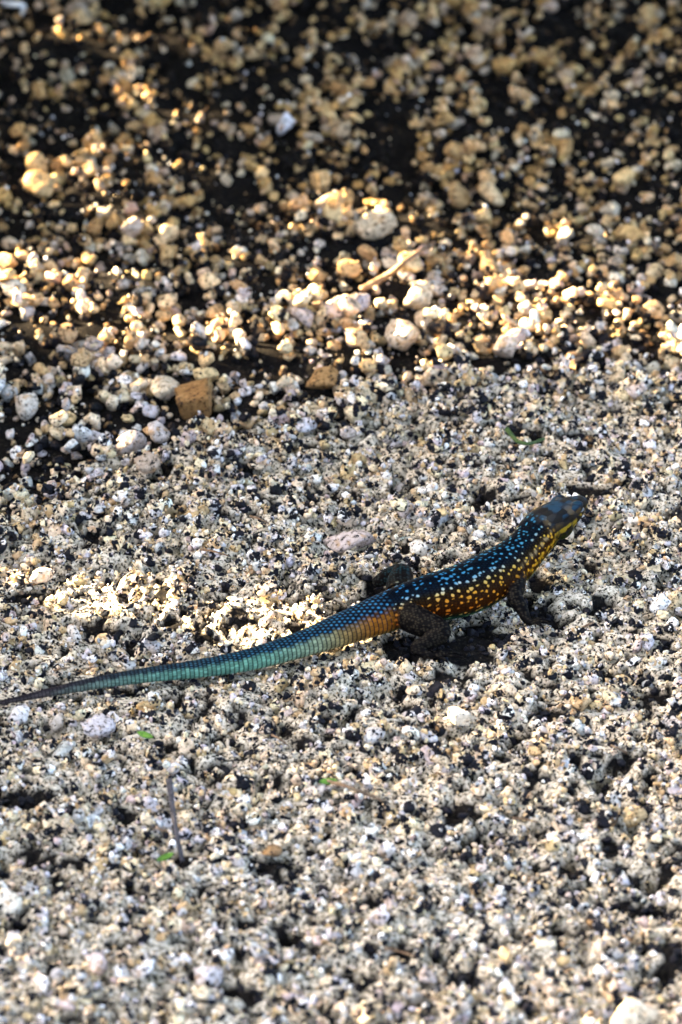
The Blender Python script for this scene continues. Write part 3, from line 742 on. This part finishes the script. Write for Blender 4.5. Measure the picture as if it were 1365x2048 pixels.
# ------------------------------------------------------------------ unseen shrub, leaves cut away to shape sun patches on the ground, outside the frame on the sunny side
LIT = [  # photo ellipses that its gaps let the sun reach: u, v, half width, half height, slope
 (80, 1150, 60, 20, .1), (200, 1176, 90, 22, .15), (330, 1194, 90, 22, .15), (450, 1216, 80, 26, .2), (570, 1224, 90, 26, -.1),
 (90, 520, 130, 18, .1), (120, 618, 140, 14, 0), (470, 664, 100, 10, 0), (770, 680, 80, 14, -.1), (1010, 684, 30, 10, 0), (1310, 626, 80, 6, 0),
 (630, 352, 50, 14, .2), (470, 412, 70, 8, -.1), (340, 465, 26, 14, 0), (80, 335, 34, 26, 0), (210, 268, 30, 8, 0), (20, 262, 30, 8, 0),
 (160, 160, 90, 6, -.15), (120, 30, 60, 8, 0), (300, 26, 100, 8, 0), (470, 38, 90, 5, 0), (760, 440, 36, 18, 0), (970, 400, 50, 12, 0), (790, 560, 90, 16, -.2),
 (930, 590, 90, 10, .1), (1090, 550, 90, 14, 0), (1330, 10, 60, 6, 0), (610, 580, 20, 8, 0),
 (916, 1430, 6, 5, 0), (12, 1800, 6, 4, 0), (1285, 2030, 30, 8, 0), (200, 1876, -8, -4, 0)]
LE = np.array(LIT, float)
def lit(p):
    t_ = (p[:, 2] - 0.004) / sun_dir[2]
    g_ = p - t_[:, None] * sun_dir
    u, v = pix(g_)
    du, dv = u[:, None] - LE[:, 0], v[:, None] - LE[:, 1]
    dv = dv - du * LE[:, 4]
    inside = ((du / (LE[:, 2] + 15)) ** 2 + (dv / (LE[:, 3] + 11)) ** 2 < 1).any(1)
    return inside
shrub = bpy.data.objects.new('shrub', None); COL.objects.link(shrub)
shrub.location = (-0.85, 0.35, float(BASE[0, ny // 2])); tag(shrub, 'unseen low shrub with gaps cut to dapple the gravel', 'shrub')
SB = np.array(shrub.location)
nL = 95000
# leaves fill a low crown standing between the sun and the ground in view
cx = rng.uniform(-1.12, -0.62, nL); cyy = rng.uniform(-0.62, 1.35, nL); cz = rng.uniform(0.02, 0.62, nL)
dome = 0.62 - 0.10 * ((cx + 0.87) / 0.25) ** 2 + 0.05 * fbm(cx, cyy, 7, 2, 500)
okk = cz < dome
Pn = np.stack([cx, cyy, cz], 1)[okk]
n = len(Pn)
ax = rng.normal(size=(n, 3)); ax /= np.linalg.norm(ax, axis=1)[:, None]
bx_ = np.cross(ax, rng.normal(size=(n, 3))); bx_ /= np.linalg.norm(bx_, axis=1)[:, None]
L_, W_ = rng.uniform(.008, .014, n)[:, None], rng.uniform(.004, .0065, n)[:, None]
corn = [Pn - ax * L_, Pn + bx_ * W_, Pn + ax * L_, Pn - bx_ * W_]
bad = lit(Pn)
for c in corn: bad |= lit(c)
kp = ~bad
LV = np.stack([c[kp] for c in corn], 1).reshape(-1, 3) - SB
LF = np.arange(len(LV)).reshape(-1, 4)
cm_ = mesh('crown', LV, LF.tolist())
link('crown', cm_, M_SHADE_LEAF, shrub, False)
VV, FF, off = [], [], 0
for i in range(46):
    e = np.array([rng.uniform(-1.08, -0.68), rng.uniform(-0.5, 1.25), rng.uniform(.2, .38)]) - SB
    m1 = e * np.array([.35, .45, .35]) + rng.normal(0, .02, 3); m2 = e * np.array([.7, .8, .75]) + rng.normal(0, .02, 3)
    m1[2] = abs(m1[2]) + .02
    put(limb([(0, 0, -.01, .012), (*m1, .007), (*m2, .004), (*e, .0015)], 5, 6)[0])
VV_ = np.vstack(VV)
link('trunk', mesh('trunk', VV_, FF), M_BARK, shrub)

# unseen foliage added around the spot, out of frame, to block sky light
def foliage(name, label, cat, base, centre, half, nleaf, size, seed, mat_leaf=M_SHADE_LEAF):
    r = np.random.default_rng(seed)
    root = bpy.data.objects.new(name, None); COL.objects.link(root); root.location = base; tag(root, label, cat)
    base, centre, half = np.array(base, float), np.array(centre, float), np.array(half, float)
    nc = max(12, nleaf // 60)                                            # leaf clumps through the crown
    q = r.normal(size=(nc, 3)); q /= np.linalg.norm(q, axis=1)[:, None]
    cl = centre + q * half * (r.random((nc, 1)) ** .45)
    c = cl[r.integers(0, nc, nleaf)] + r.normal(0, 1, (nleaf, 3)) * half.min() * .13
    c = c[c[:, 2] > base[2] + .02]; n_ = len(c)
    a_ = r.normal(size=(n_, 3)); a_ /= np.linalg.norm(a_, axis=1)[:, None]
    b_ = np.cross(a_, r.normal(size=(n_, 3))); b_ /= np.linalg.norm(b_, axis=1)[:, None]
    l_ = size * r.uniform(.7, 1.3, (n_, 1))
    v = np.stack([c - a_ * l_, c + b_ * l_ * .5, c + a_ * l_, c - b_ * l_ * .5], 1).reshape(-1, 3) - base
    link('crown', mesh('crown', v, np.arange(len(v)).reshape(-1, 4).tolist()), mat_leaf, root, False)
    global VV, FF, off
    VV, FF, off = [], [], 0
    h = centre - base
    tr = np.linalg.norm(h) * .035
    put(limb([(0, 0, -.02, tr * 1.3), (*(h * .35 + r.normal(0, tr, 3)), tr), (*(h * .75), tr * .7), (*h, tr * .4)], 6, 10)[0])
    for e in cl[r.permutation(nc)[:24]] - base:
        s0 = h * r.uniform(.4, .95)
        put(limb([(*s0, tr * .4), (*(s0 * .5 + e * .5 + r.normal(0, tr, 3)), tr * .25), (*e, tr * .08)], 5, 6)[0])
    link('trunk', mesh('trunk', np.vstack(VV), FF), M_BARK, root)  # trunk of the added unseen foliage
    return root
foliage('shade_tree', 'broad leafy crown added above the viewer to block sky', 'shade_tree', (2.4, -3.4, 0), (1.2, -2.3, 3.1), (3.5, 3.2, 1.25), 17000, .09, 1)
foliage('shade_bush', 'leafy mass added beyond the far gravel to darken it', 'shade_bush', (-0.25, 1.30, 0.02), (-0.02, .98, .82), (1.25, .62, .60), 80000, .030, 2)
print('stones', len(stones), 'lizard verts', nv, 'leaves', int(kp.sum()))
